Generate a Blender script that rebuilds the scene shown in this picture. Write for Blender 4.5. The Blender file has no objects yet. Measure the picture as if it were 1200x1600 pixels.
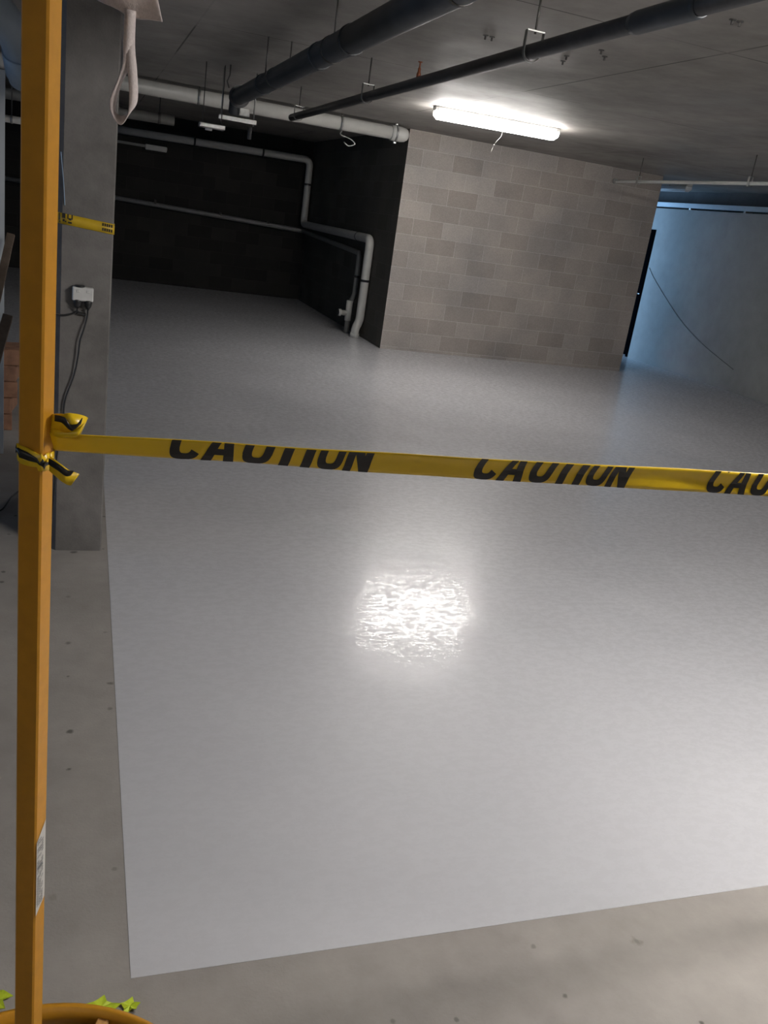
import bpy, math, random
from mathutils import Vector, Matrix, Euler

random.seed(7)
C = bpy.context.scene.collection
SC = bpy.context.scene

# ------------------------------------------------------------------ camera
H_EYE = 1.5654
FPX = 1354.41
roll, pitch, yaw = math.radians(8.49857), math.radians(18.53027), math.radians(20.60648)
fwd = Vector((math.sin(yaw) * math.cos(pitch), math.cos(yaw) * math.cos(pitch), -math.sin(pitch)))
rt = Vector((math.cos(yaw), -math.sin(yaw), 0))
up = rt.cross(fwd)
r2 = math.cos(roll) * rt + math.sin(roll) * up
u2 = -math.sin(roll) * rt + math.cos(roll) * up
cam_data = bpy.data.cameras.new('camera')
cam = bpy.data.objects.new('camera', cam_data)
C.objects.link(cam)
m = Matrix((r2, u2, -fwd)).transposed().to_4x4()
m.translation = Vector((0, 0, H_EYE))
cam.matrix_world = m
cam_data.sensor_fit = 'VERTICAL'
cam_data.sensor_height = 36
cam_data.lens = FPX / 1600 * 36
cam_data.clip_start = 0.05
SC.camera = cam

# ------------------------------------------------------------------ light and exposure
SC.view_settings.view_transform = 'Standard'
SC.view_settings.look = 'None'
SC.view_settings.gamma = 1
SC.view_settings.use_curve_mapping = False
SC.view_settings.exposure = 0.0
LAMP_STRENGTH = 108.0
NEAR_LAMP_STRENGTH = 262.0
REAR_FILL_STRENGTH = 26.0
w = bpy.data.worlds.new('world'); SC.world = w; w.use_nodes = True
w.node_tree.nodes['Background'].inputs[0].default_value = (0.25, 0.5, 1.0, 1)
w.node_tree.nodes['Background'].inputs[1].default_value = 1.0


def daylight(name, loc, direction, sx, sy, power, col=(0.36, 0.64, 1.0)):
    l = bpy.data.lights.new(name, 'AREA'); l.shape = 'RECTANGLE'; l.size = sx; l.size_y = sy
    l.energy = power; l.color = col
    o = bpy.data.objects.new(name, l); C.objects.link(o)
    o.location = loc; o.rotation_euler = Vector(direction).to_track_quat('-Z', 'Y').to_euler()
    return o


daylight('daylight_through_rear_opening', (5.65, 15.3, 1.25), (0, -1, 0), 2.1, 2.2, 420)
daylight('daylight_through_left_opening', (-6.85, 3.7, 1.3), (1, 0, 0), 3.4, 2.2, 24, (0.5, 0.72, 1.0))

# ------------------------------------------------------------------ materials
def new_mat(name):
    mt = bpy.data.materials.new(name); mt.use_nodes = True
    nt = mt.node_tree
    b = nt.nodes['Principled BSDF']
    return mt, nt, b


def N(nt, typ, **kw):
    n = nt.nodes.new(typ)
    for k, v in kw.items():
        if k.startswith('i_'):
            key = k[2:].replace('_', ' ')
            n.inputs[key].default_value = v
        else:
            setattr(n, k, v)
    return n


def ramp(nt, src, stops):
    n = nt.nodes.new('ShaderNodeValToRGB')
    els = n.color_ramp.elements
    while len(els) < len(stops):
        els.new(0.5)
    for e, (p, c) in zip(els, stops):
        e.position = p; e.color = (c[0], c[1], c[2], 1) if len(c) > 2 else (c[0],) * 3 + (1,)
    nt.links.new(src, n.inputs[0])
    return n


def gcoords(nt, scale=(1, 1, 1), loc=(0, 0, 0), rot=(0, 0, 0)):
    g = nt.nodes.new('ShaderNodeNewGeometry')
    mp = N(nt, 'ShaderNodeMapping'); mp.inputs['Scale'].default_value = scale
    mp.inputs['Location'].default_value = loc; mp.inputs['Rotation'].default_value = rot
    nt.links.new(g.outputs['Position'], mp.inputs[0])
    return mp.outputs[0]


def mixc(nt, fac, a, b, mode='MIX'):
    n = nt.nodes.new('ShaderNodeMix'); n.data_type = 'RGBA'; n.blend_type = mode
    for s, v in ((0, fac), (6, a), (7, b)):
        if hasattr(v, 'links') or isinstance(v, bpy.types.NodeSocket):
            nt.links.new(v, n.inputs[s])
        else:
            n.inputs[s].default_value = (v if s == 0 else (v[0], v[1], v[2], 1))
    return n.outputs[2]


def bump(nt, b, h, strength, dist):
    n = N(nt, 'ShaderNodeBump'); n.inputs['Strength'].default_value = strength
    n.inputs['Distance'].default_value = dist
    nt.links.new(h, n.inputs['Height']); nt.links.new(n.outputs[0], b.inputs['Normal'])
    return n


def noise(nt, vec, scale, detail=4, rough=0.55):
    n = N(nt, 'ShaderNodeTexNoise'); n.inputs['Scale'].default_value = scale
    n.inputs['Detail'].default_value = detail; n.inputs['Roughness'].default_value = rough
    nt.links.new(vec, n.inputs['Vector'])
    return n.outputs[0]


def plain(name, col, rough=0.5, metal=0.0, var=0.12, vscale=25, bstr=0.0, coat=0, spec=0.5, trans=0):
    mt, nt, b = new_mat(name)
    v = gcoords(nt)
    n = noise(nt, v, vscale)
    lo = [c * (1 - var) for c in col]; hi = [min(1, c * (1 + var)) for c in col]
    r = ramp(nt, n, [(0.3, lo), (0.7, hi)])
    nt.links.new(r.outputs[0], b.inputs['Base Color'])
    b.inputs['Roughness'].default_value = rough
    b.inputs['Metallic'].default_value = metal
    b.inputs['Coat Weight'].default_value = coat
    b.inputs['Specular IOR Level'].default_value = spec
    if bstr:
        bump(nt, b, n, bstr, 0.004)
    return mt


def block_mat(name, axis, lo, hi, mortar, phase=0.0, zshift=0.0, face_bump=0.35):
    """concrete block masonry: axis 'x' or 'y' is the run of the wall"""
    mt, nt, b = new_mat(name)
    g = nt.nodes.new('ShaderNodeNewGeometry')
    sp = nt.nodes.new('ShaderNodeSeparateXYZ'); nt.links.new(g.outputs['Position'], sp.inputs[0])
    cb = nt.nodes.new('ShaderNodeCombineXYZ')
    a1 = N(nt, 'ShaderNodeMath', operation='ADD'); a1.inputs[1].default_value = phase
    a2 = N(nt, 'ShaderNodeMath', operation='ADD'); a2.inputs[1].default_value = zshift
    nt.links.new(sp.outputs[0 if axis == 'x' else 1], a1.inputs[0])
    nt.links.new(sp.outputs[2], a2.inputs[0])
    nt.links.new(a1.outputs[0], cb.inputs[0]); nt.links.new(a2.outputs[0], cb.inputs[1])
    br = N(nt, 'ShaderNodeTexBrick')
    br.offset = 0.5; br.offset_frequency = 2; br.squash = 1
    br.inputs['Scale'].default_value = 1
    br.inputs['Brick Width'].default_value = 0.40
    br.inputs['Row Height'].default_value = 0.197
    br.inputs['Mortar Size'].default_value = 0.0045
    br.inputs['Mortar Smooth'].default_value = 0.6
    br.inputs['Bias'].default_value = 0
    br.inputs['Color1'].default_value = (*lo, 1); br.inputs['Color2'].default_value = (*hi, 1)
    br.inputs['Mortar'].default_value = (*mortar, 1)
    nt.links.new(cb.outputs[0], br.inputs['Vector'])
    n1 = noise(nt, g.outputs['Position'], 1.6, 5)
    n2 = noise(nt, g.outputs['Position'], 90, 4)
    r = ramp(nt, n1, [(0.3, (0.80, 0.80, 0.82)), (0.7, (1.12, 1.08, 1.05))])
    r2_ = ramp(nt, n2, [(0.3, (0.85,)), (0.75, (1.1,))])
    c = mixc(nt, 1.0, br.outputs['Color'], r.outputs[0], 'MULTIPLY')
    c = mixc(nt, 1.0, c, r2_.outputs[0], 'MULTIPLY')
    nt.links.new(c, b.inputs['Base Color'])
    b.inputs['Roughness'].default_value = 0.88
    b.inputs['Specular IOR Level'].default_value = 0.25
    inv = N(nt, 'ShaderNodeMath', operation='SUBTRACT'); inv.inputs[0].default_value = 1
    nt.links.new(br.outputs['Fac'], inv.inputs[1])
    ad = N(nt, 'ShaderNodeMath', operation='MULTIPLY_ADD'); ad.inputs[1].default_value = 0.12
    nt.links.new(n2, ad.inputs[0]); nt.links.new(inv.outputs[0], ad.inputs[2])
    bump(nt, b, ad.outputs[0], face_bump, 0.006)
    return mt


def concrete(name, lo, hi, scale=0.8, rough=0.85, spots=0.0, pores=0.3, streak=None, spec=0.3):
    mt, nt, b = new_mat(name)
    v = gcoords(nt)
    n1 = noise(nt, v, scale, 6, 0.6)
    n3 = noise(nt, v, scale * 7, 5, 0.65)
    mx = N(nt, 'ShaderNodeMath', operation='MULTIPLY_ADD'); mx.inputs[1].default_value = 0.35
    sb = N(nt, 'ShaderNodeMath', operation='MULTIPLY'); sb.inputs[1].default_value = 0.65
    nt.links.new(n1, sb.inputs[0]); nt.links.new(n3, mx.inputs[0]); nt.links.new(sb.outputs[0], mx.inputs[2])
    r = ramp(nt, mx.outputs[0], [(0.33, lo), (0.67, hi)])
    col = r.outputs[0]
    if spots:
        vo = N(nt, 'ShaderNodeTexVoronoi', voronoi_dimensions='2D'); vo.inputs['Scale'].default_value = 7.5
        vo.inputs['Randomness'].default_value = 1
        wv = gcoords(nt, (1, 1, 1))
        nt.links.new(wv, vo.inputs['Vector'])
        nn = noise(nt, v, 38, 3)
        cz = N(nt, 'ShaderNodeSeparateColor'); nt.links.new(vo.outputs['Color'], cz.inputs[0])
        dv = N(nt, 'ShaderNodeMath', operation='ADD'); dv.inputs[1].default_value = 0.55; nt.links.new(cz.outputs[1], dv.inputs[0])
        dd_ = N(nt, 'ShaderNodeMath', operation='DIVIDE'); nt.links.new(vo.outputs['Distance'], dd_.inputs[0]); nt.links.new(dv.outputs[0], dd_.inputs[1])
        md = N(nt, 'ShaderNodeMath', operation='MULTIPLY_ADD'); md.inputs[1].default_value = 0.16
        nt.links.new(nn, md.inputs[0]); nt.links.new(dd_.outputs[0], md.inputs[2])
        sr = ramp(nt, md.outputs[0], [(0.115, (spots,)), (0.16, (0,))])
        # only some cells carry a stain
        cs = N(nt, 'ShaderNodeSeparateColor'); nt.links.new(vo.outputs['Color'], cs.inputs[0])
        g2 = ramp(nt, cs.outputs[0], [(0.74, (0,)), (0.95, (1,))])
        mm = N(nt, 'ShaderNodeMath', operation='MULTIPLY')
        nt.links.new(sr.outputs[0], mm.inputs[0]); nt.links.new(g2.outputs[0], mm.inputs[1])
        col = mixc(nt, mm.outputs[0], col, (0.06, 0.055, 0.05))
    nt.links.new(col, b.inputs['Base Color'])
    b.inputs['Roughness'].default_value = rough
    b.inputs['Specular IOR Level'].default_value = spec
    n2 = noise(nt, v, 120, 4)
    bump(nt, b, n2, pores, 0.003)
    return mt, nt, b, col


# painted floor: wet looking grey epoxy with orange peel
def paint_mat():
    mt, nt, b = new_mat('grey_floor_paint')
    v = gcoords(nt)
    n1 = noise(nt, v, 0.9, 4)
    r = ramp(nt, n1, [(0.3, (0.485, 0.485, 0.505)), (0.7, (0.53, 0.53, 0.55))])
    nt.links.new(r.outputs[0], b.inputs['Base Color'])
    n2 = noise(nt, v, 2.2, 4, 0.7)
    rr = ramp(nt, n2, [(0.35, (0.30,)), (0.65, (0.44,))])
    nt.links.new(rr.outputs[0], b.inputs['Roughness'])
    b.inputs['Specular IOR Level'].default_value = 0.5
    n5 = noise(nt, gcoords(nt, (1, 1.6, 1)), 20, 8, 0.8)      # wetter and drier patches left by the roller
    cw = ramp(nt, n5, [(0.46, (0.60,)), (0.54, (0.06,))])
    nt.links.new(cw.outputs[0], b.inputs['Coat Weight'])
    cr_ = ramp(nt, n5, [(0.44, (0.03,)), (0.58, (0.18,))])
    nt.links.new(cr_.outputs[0], b.inputs['Coat Roughness'])
    n3 = noise(nt, v, 75, 3, 0.6)
    bp = bump(nt, b, n3, 0.5, 0.0014)
    nt.links.new(bp.outputs[0], b.inputs['Coat Normal'])
    b.inputs['Normal'].links and nt.links.remove(b.inputs['Normal'].links[0])
    return mt


M = {}
M['paint'] = paint_mat()
M['bare'] = concrete('bare_concrete_floor', (0.235, 0.215, 0.20), (0.35, 0.325, 0.30), 1.3, 0.7, spots=0.8)[0]
M['pillar'] = concrete('column_concrete', (0.11, 0.105, 0.10), (0.21, 0.20, 0.19), 2.2, 0.85, pores=0.4)[0]
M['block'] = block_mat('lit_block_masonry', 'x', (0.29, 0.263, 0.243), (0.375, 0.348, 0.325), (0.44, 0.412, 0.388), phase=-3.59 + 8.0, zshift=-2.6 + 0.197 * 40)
M['block_shaded'] = block_mat('shaded_block_masonry', 'y', (0.08, 0.076, 0.064), (0.10, 0.095, 0.082), (0.11, 0.104, 0.092), phase=0.05, zshift=-2.6 + 0.197 * 40)  # same block as the front, coloured darker for its shaded side
M['block_deep_shade'] = block_mat('deep_shade_block_masonry', 'x', (0.018, 0.017, 0.016), (0.028, 0.027, 0.024), (0.032, 0.030, 0.028), zshift=-2.6 + 0.197 * 40)  # near-black colour carries the deep shade at the back of the bay
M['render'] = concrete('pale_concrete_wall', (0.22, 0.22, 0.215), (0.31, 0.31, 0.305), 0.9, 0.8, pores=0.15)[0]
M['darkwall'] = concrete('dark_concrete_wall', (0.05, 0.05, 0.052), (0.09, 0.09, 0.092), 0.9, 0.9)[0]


def ceiling_mat():
    mt, nt, b, col = concrete('ceiling_slab_concrete', (0.19, 0.177, 0.161), (0.38, 0.357, 0.328), 0.75, 0.75, pores=0.12, spec=0.4)
    g = nt.nodes.new('ShaderNodeNewGeometry')
    sp = nt.nodes.new('ShaderNodeSeparateXYZ'); nt.links.new(g.outputs['Position'], sp.inputs[0])
    # formwork joints printed in the slab: one lengthwise at x 3.06, others across every 2.3 m
    def line(sock, val, width, period=None):
        s = sock
        a = N(nt, 'ShaderNodeMath', operation='SUBTRACT'); a.inputs[1].default_value = val
        nt.links.new(s, a.inputs[0]); s = a.outputs[0]
        if period:
            p = N(nt, 'ShaderNodeMath', operation='PINGPONG'); p.inputs[1].default_value = period / 2
            nt.links.new(s, p.inputs[0]); s = p.outputs[0]
        ab = N(nt, 'ShaderNodeMath', operation='ABSOLUTE'); nt.links.new(s, ab.inputs[0])
        lt = N(nt, 'ShaderNodeMath', operation='LESS_THAN'); lt.inputs[1].default_value = width
        nt.links.new(ab.outputs[0], lt.inputs[0])
        return lt.outputs[0]
    l1 = line(sp.outputs[0], 3.06, 0.006, 2.4)
    l2 = line(sp.outputs[1], 4.2, 0.006, 2.32)
    mx = N(nt, 'ShaderNodeMath', operation='MAXIMUM'); nt.links.new(l1, mx.inputs[0]); nt.links.new(l2, mx.inputs[1])
    nn = noise(nt, g.outputs['Position'], 1.1, 2)
    gate = ramp(nt, nn, [(0.42, (0.15,)), (0.55, (0.9,))])
    ml = N(nt, 'ShaderNodeMath', operation='MULTIPLY'); nt.links.new(mx.outputs[0], ml.inputs[0]); nt.links.new(gate.outputs[0], ml.inputs[1])
    c = mixc(nt, ml.outputs[0], col, (0.07, 0.065, 0.06))
    nt.links.new(c, b.inputs['Base Color'])
    rn = ramp(nt, nn, [(0.35, (0.55,)), (0.65, (0.8,))])
    nt.links.new(rn.outputs[0], b.inputs['Roughness'])
    return mt


M['ceiling'] = ceiling_mat()
M['orange'] = plain('yellow_powder_coat', (0.56, 0.255, 0.014), 0.42, var=0.06, vscale=60, bstr=0.05)
M['weight'] = plain('dark_rubber', (0.03, 0.032, 0.036), 0.7)
M['spoke'] = plain('worn_yellow_paint', (0.55, 0.30, 0.10), 0.5, var=0.2, vscale=80)
M['tape'] = plain('yellow_plastic_tape', (0.86, 0.57, 0.014), 0.32, var=0.05, vscale=20)
M['tape_old'] = plain('dull_yellow_tape', (0.50, 0.33, 0.01), 0.45, var=0.08)
M['ink'] = plain('black_ink', (0.012, 0.011, 0.010), 0.38, var=0.1)
M['pvc'] = plain('white_pvc', (0.44, 0.435, 0.41), 0.38, var=0.06, vscale=8)
M['pvc_dim'] = plain('shade_dimmed_pvc', (0.17, 0.168, 0.16), 0.5, var=0.1, vscale=8)  # pale pvc darkened to carry the dimness at the rear
M['pvc_bright'] = plain('glossy_white_pvc', (0.66, 0.66, 0.64), 0.28, var=0.05, vscale=8)
M['blackpipe'] = plain('dark_blue_grey_pipe', (0.045, 0.052, 0.06), 0.42, var=0.25, vscale=6)
M['steelpipe'] = plain('dark_steel_pipe', (0.05, 0.05, 0.052), 0.4, var=0.25, vscale=12)
M['galv'] = plain('galvanised_steel', (0.34, 0.34, 0.33), 0.35, metal=0.8, var=0.15, vscale=40)
M['rod'] = plain('dull_threaded_rod', (0.09, 0.085, 0.08), 0.5, metal=0.5)
M['brass'] = plain('red_brass', (0.30, 0.10, 0.05), 0.4, metal=0.5)
M['body'] = plain('lamp_housing_plastic', (0.42, 0.42, 0.41), 0.45, var=0.04)
M['socket'] = plain('grey_white_socket_plastic', (0.55, 0.55, 0.54), 0.4, var=0.04)
M['plug'] = plain('black_plastic', (0.015, 0.015, 0.016), 0.4)
M['fabric'] = plain('off_white_cotton', (0.62, 0.55, 0.53), 0.9, var=0.08, vscale=300, bstr=0.2)
M['lime'] = plain('lime_green_plastic', (0.50, 0.62, 0.03), 0.5, var=0.15, vscale=60)
M['sticker'] = plain('white_sticker', (0.60, 0.58, 0.54), 0.5, var=0.05)
M['print'] = plain('grey_print', (0.20, 0.20, 0.20), 0.5)
M['timber'] = plain('reddish_timber', (0.26, 0.13, 0.075), 0.75, var=0.3, vscale=14)
M['oldtimber'] = plain('grey_brown_timber', (0.14, 0.10, 0.07), 0.8, var=0.3, vscale=14)
M['board'] = plain('pale_sheet', (0.62, 0.65, 0.66), 0.4, var=0.05, vscale=4)
M['duct'] = plain('blue_grey_duct', (0.30, 0.36, 0.42), 0.4, var=0.12, vscale=5)
M['door'] = plain('dark_navy_door_paint', (0.0012, 0.0014, 0.002), 0.9, spec=.0)
M['blue'] = plain('blue_nylon_string', (0.30, 0.42, 0.55), 0.5)


def emit_mat(name, strength, col=(1.0, 0.965, 0.93)):
    mt, nt, b = new_mat(name)
    b.inputs['Base Color'].default_value = (0.8, 0.8, 0.8, 1)
    b.inputs['Emission Color'].default_value = (*col, 1)
    v = gcoords(nt); n = noise(nt, v, 30, 2)
    r = ramp(nt, n, [(0.3, (0.95,)), (0.7, (1,))])
    ml = N(nt, 'ShaderNodeMath', operation='MULTIPLY'); ml.inputs[1].default_value = strength
    nt.links.new(r.outputs[0], ml.inputs[0]); nt.links.new(ml.outputs[0], b.inputs['Emission Strength'])
    return mt


M['glow'] = emit_mat('lit_diffuser', LAMP_STRENGTH)
M['glow_near'] = emit_mat('lit_diffuser_overhead', NEAR_LAMP_STRENGTH)
M['glow_fill'] = emit_mat('fill_lamp_diffuser', REAR_FILL_STRENGTH)  # low strength belongs to the fill lamp added behind the viewer
M['diffuser_off'] = plain('unlit_diffuser', (0.62, 0.64, 0.66), 0.3, var=0.03)


# ------------------------------------------------------------------ mesh helpers
class MB:
    def __init__(self):
        self.v = []; self.f = []; self.sm = []

    def add(self, verts, faces, smooth=False):
        o = len(self.v)
        self.v += [Vector(p) for p in verts]
        self.f += [tuple(i + o for i in f) for f in faces]
        self.sm += [smooth] * len(faces)
        return self

    def box(self, x0, x1, y0, y1, z0, z1, bev=0.0, mat=None):
        """axis aligned box, chamfered on all edges when bev > 0"""
        if bev <= 0:
            vs = [(x, y, z) for x in (x0, x1) for y in (y0, y1) for z in (z0, z1)]
            fs = [(0, 1, 3, 2), (4, 6, 7, 5), (0, 4, 5, 1), (2, 3, 7, 6), (0, 2, 6, 4), (1, 5, 7, 3)]
            if mat: vs = [mat @ Vector(p) for p in vs]
            return self.add(vs, fs)
        c = [(x0, x1), (y0, y1), (z0, z1)]
        vs = []; idx = {}
        for sx in (0, 1):
            for sy in (0, 1):
                for sz in (0, 1):
                    s = (sx, sy, sz)
                    for ax in range(3):
                        p = [c[k][s[k]] + (0 if k == ax else (bev if s[k] == 0 else -bev)) for k in range(3)]
                        idx[(s, ax)] = len(vs); vs.append(tuple(p))
        fs = []
        for ax in range(3):
            a, b = [k for k in range(3) if k != ax]
            for s in (0, 1):
                q = []
                for (i, j) in ((0, 0), (1, 0), (1, 1), (0, 1)):
                    t = [0, 0, 0]; t[ax] = s; t[a] = i; t[b] = j
                    q.append(idx[(tuple(t), ax)])
                fs.append(tuple(q))
            for i in (0, 1):
                for j in (0, 1):
                    t0 = [0, 0, 0]; t0[a] = i; t0[b] = j; t1 = list(t0); t1[ax] = 1
                    fs.append((idx[(tuple(t0), a)], idx[(tuple(t0), b)], idx[(tuple(t1), b)], idx[(tuple(t1), a)]))
        for sx in (0, 1):
            for sy in (0, 1):
                for sz in (0, 1):
                    fs.append(tuple(idx[((sx, sy, sz), ax)] for ax in range(3)))
        if mat: vs = [mat @ Vector(p) for p in vs]
        return self.add(vs, fs)

    def tube(self, pts, r, seg=20, caps=True, radii=None):
        pts = [Vector(p) for p in pts]
        n = len(pts)
        radii = radii or [r] * n
        t0 = (pts[1] - pts[0]).normalized()
        ref = Vector((0, 0, 1)) if abs(t0.z) < 0.9 else Vector((1, 0, 0))
        a = t0.cross(ref).normalized()
        vs = []
        for i in range(n):
            if i == 0: t = pts[1] - pts[0]
            elif i == n - 1: t = pts[-1] - pts[-2]
            else: t = (pts[i + 1] - pts[i]).normalized() + (pts[i] - pts[i - 1]).normalized()
            if t.length < 1e-9: t = t0
            t = t.normalized()
            a = (a - t * a.dot(t)).normalized()
            b = t.cross(a)
            for k in range(seg):
                an = 2 * math.pi * k / seg
                vs.append(pts[i] + (a * math.cos(an) + b * math.sin(an)) * radii[i])
        fs = [(i * seg + k, i * seg + (k + 1) % seg, (i + 1) * seg + (k + 1) % seg, (i + 1) * seg + k)
              for i in range(n - 1) for k in range(seg)]
        self.add(vs, fs, True)
        if caps:
            o = len(self.v) - n * seg
            self.f.append(tuple(o + k for k in reversed(range(seg)))); self.sm.append(False)
            self.f.append(tuple(o + (n - 1) * seg + k for k in range(seg))); self.sm.append(False)
        return self

    def ribbon(self, centers, dirs, width, th=0.0006):
        """closed thin strip: centre points, width directions"""
        n = len(centers); vs = []
        if not isinstance(width, (list, tuple)): width = [width] * n
        for i in range(n):
            c = Vector(centers[i]); d = Vector(dirs[i]).normalized()
            t = Vector(centers[min(i + 1, n - 1)]) - Vector(centers[max(i - 1, 0)])
            nn = t.cross(d)
            nn = nn.normalized() * th / 2 if nn.length > 1e-9 else Vector((0, 0, th / 2))
            h = d * width[i] / 2
            vs += [c - h - nn, c + h - nn, c + h + nn, c - h + nn]
        fs = []
        for i in range(n - 1):
            for k in range(4):
                fs.append((i * 4 + k, i * 4 + (k + 1) % 4, (i + 1) * 4 + (k + 1) % 4, (i + 1) * 4 + k))
        fs.append((3, 2, 1, 0)); o = (n - 1) * 4; fs.append((o, o + 1, o + 2, o + 3))
        return self.add(vs, fs, True)

    def build(self, name, mat, parent=None, loc=None, fix=True):
        base = Vector(loc) if loc is not None else (parent_loc(parent) if parent else Vector((0, 0, 0)))
        me = bpy.data.meshes.new(name)
        me.from_pydata([tuple(p - base) for p in self.v], [], self.f)
        me.update()
        for p, s in zip(me.polygons, self.sm): p.use_smooth = s
        if fix:
            import bmesh
            bm = bmesh.new(); bm.from_mesh(me)
            bmesh.ops.recalc_face_normals(bm, faces=bm.faces)
            bm.to_mesh(me); bm.free()
        me.materials.append(mat)
        o = bpy.data.objects.new(name, me); C.objects.link(o)
        if parent: 
            o.parent = parent
            if loc is not None: o.location = base - parent_loc(parent)
        else:
            o.location = base
        return o


def parent_loc(p):
    l = Vector(p.location)
    while p.parent:
        p = p.parent; l += Vector(p.location)
    return l


def tag(o, label, cat, group=None, kind=None):
    if label: o['label'] = label
    if cat: o['category'] = cat
    if group: o['group'] = group
    if kind: o['kind'] = kind
    return o


def thing(name, loc, label, cat, group=None):
    o = bpy.data.objects.new(name, None); C.objects.link(o)
    o.location = loc; o.empty_display_size = 0.1
    return tag(o, label, cat, group)


def structure(name, mb, mat, loc=(0, 0, 0)):
    o = mb.build(name, mat, None, loc); o['kind'] = 'structure'
    return o


def bend(pts, rad, n=7):
    """polyline with rounded corners"""
    pts = [Vector(p) for p in pts]
    out = [pts[0]]
    for i in range(1, len(pts) - 1):
        a, b, c = pts[i - 1], pts[i], pts[i + 1]
        r = min(rad, (a - b).length * 0.49, (c - b).length * 0.49)
        p0 = b + (a - b).normalized() * r; p1 = b + (c - b).normalized() * r
        for k in range(n + 1):
            t = k / n
            out.append(p0 * (1 - t) ** 2 + b * 2 * t * (1 - t) + p1 * t ** 2)
    out.append(pts[-1])
    return out


def spline(pts, n=10):
    pts = [Vector(p) for p in pts]
    P = [pts[0] * 2 - pts[1]] + pts + [pts[-1] * 2 - pts[-2]]
    out = []
    for i in range(1, len(P) - 2):
        for k in range(n):
            t = k / n
            a, b, c, d = P[i - 1], P[i], P[i + 1], P[i + 2]
            out.append(0.5 * ((2 * b) + (c - a) * t + (2 * a - 5 * b + 4 * c - d) * t * t + (3 * b - a - 3 * c + d) * t ** 3))
    out.append(pts[-1])
    return out


# ------------------------------------------------------------------ the setting
ZC = 2.6                       # ceiling height
YB = 15.4                      # rear wall
XR = 8.37                      # right wall face
structure('floor', MB().box(-7.2, 8.9, -4.2, YB + .2, -0.2, 0), M['bare'])
# painted area: a thin raised coat with straight masked edges
pm = MB()
xs0, ys0 = 0.133, 1.432
outline = [(xs0, ys0), (XR, ys0), (XR, YB), (-7.0, YB), (-7.0, 7.2), (xs0 - 0.0, 7.2)]
n = len(outline)
pm.add([(x, y, 0.0) for x, y in outline] + [(x, y, 0.001) for x, y in outline],
       [tuple(range(n, 2 * n))] + [(i, (i + 1) % n, n + (i + 1) % n, n + i) for i in range(n)] + [tuple(reversed(range(n)))])
structure('floor_coating', pm, M['paint'])
structure('ceiling', MB().box(-7.2, 8.9, -4.2, YB + .2, ZC, ZC + 0.25), M['ceiling'])
# block walled room jutting out between the dark bay and the side passage
BX0, BX1, BY0, BY1 = 3.585, 7.17, 10.56, 13.0
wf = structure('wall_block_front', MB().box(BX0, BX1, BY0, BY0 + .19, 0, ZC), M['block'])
wf.data.materials.append(M['block_shaded'])
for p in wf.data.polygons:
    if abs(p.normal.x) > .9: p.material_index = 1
structure('wall_block_left', MB().box(BX0, BX0 + .19, BY0 + .19, YB, 0, ZC), M['block_shaded'])
structure('wall_block_right', MB().box(BX1 - .19, BX1, BY0 + .19, BY1, 0, ZC), M['block_shaded'])
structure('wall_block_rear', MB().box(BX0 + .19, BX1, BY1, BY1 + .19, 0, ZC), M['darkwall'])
# rear wall with an opening to daylight behind the block room
wb = MB()
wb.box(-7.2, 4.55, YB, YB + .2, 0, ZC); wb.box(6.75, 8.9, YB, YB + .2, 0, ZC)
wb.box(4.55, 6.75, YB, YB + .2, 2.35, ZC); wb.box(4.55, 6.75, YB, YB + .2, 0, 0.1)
structure('wall_rear', wb, M['block_deep_shade'])
# right wall: thick lower wall with a ledge, set back above, doorway near its far end
DY0, DY1, DZ = 12.20, 13.15, 1.99
wr = MB()
wr.box(XR, XR + .35, -4.0, DY0, 0, 2.31)
wr.box(XR, XR + .35, DY1, YB, 0, 2.31)
wr.box(XR, XR + .35, DY0, DY1, DZ, 2.31)
structure('wall_right', wr, M['render'])
structure('wall_right_upper', MB().box(XR + .33, XR + .5, -4.0, YB, 2.31, ZC), M['darkwall'])  # darker colour than the wall below stands for shade above the ledge
structure('wall_front', MB().box(-7.2, 8.9, -4.2, -4.0, 0, ZC), M['render'])
wl = MB()
wl.box(-7.2, -7.0, -4.0, 1.95, 0, ZC); wl.box(-7.2, -7.0, 5.45, YB, 0, ZC); wl.box(-7.2, -7.0, 1.95, 5.45, 2.4, ZC)
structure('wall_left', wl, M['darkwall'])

# doorway at the far end of the right wall
d = thing('door_1', (XR + .2, (DY0 + DY1) / 2, 0), None, None); d['kind'] = 'structure'
MB().box(XR + .10, XR + .15, DY0 + .05, DY1 - .05, 0.01, DZ - .05, .003).build('door_leaf', M['door'], d)
fr = MB(); fr.box(XR - .012, XR + .2, DY0, DY0 + .05, 0, DZ, .002); fr.box(XR - .012, XR + .2, DY1 - .05, DY1, 0, DZ, .002)
fr.box(XR - .012, XR + .2, DY0 + .05, DY1 - .05, DZ - .05, DZ, .002)
fr.build('door_frame', M['door'], d)
MB().tube(bend([(XR + .1, DY0 + .12, 1.0), (XR + .05, DY0 + .12, 1.0), (XR + .05, DY0 + .24, 1.0)], .01), .009, 10).build('door_handle', M['galv'], d)

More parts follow.
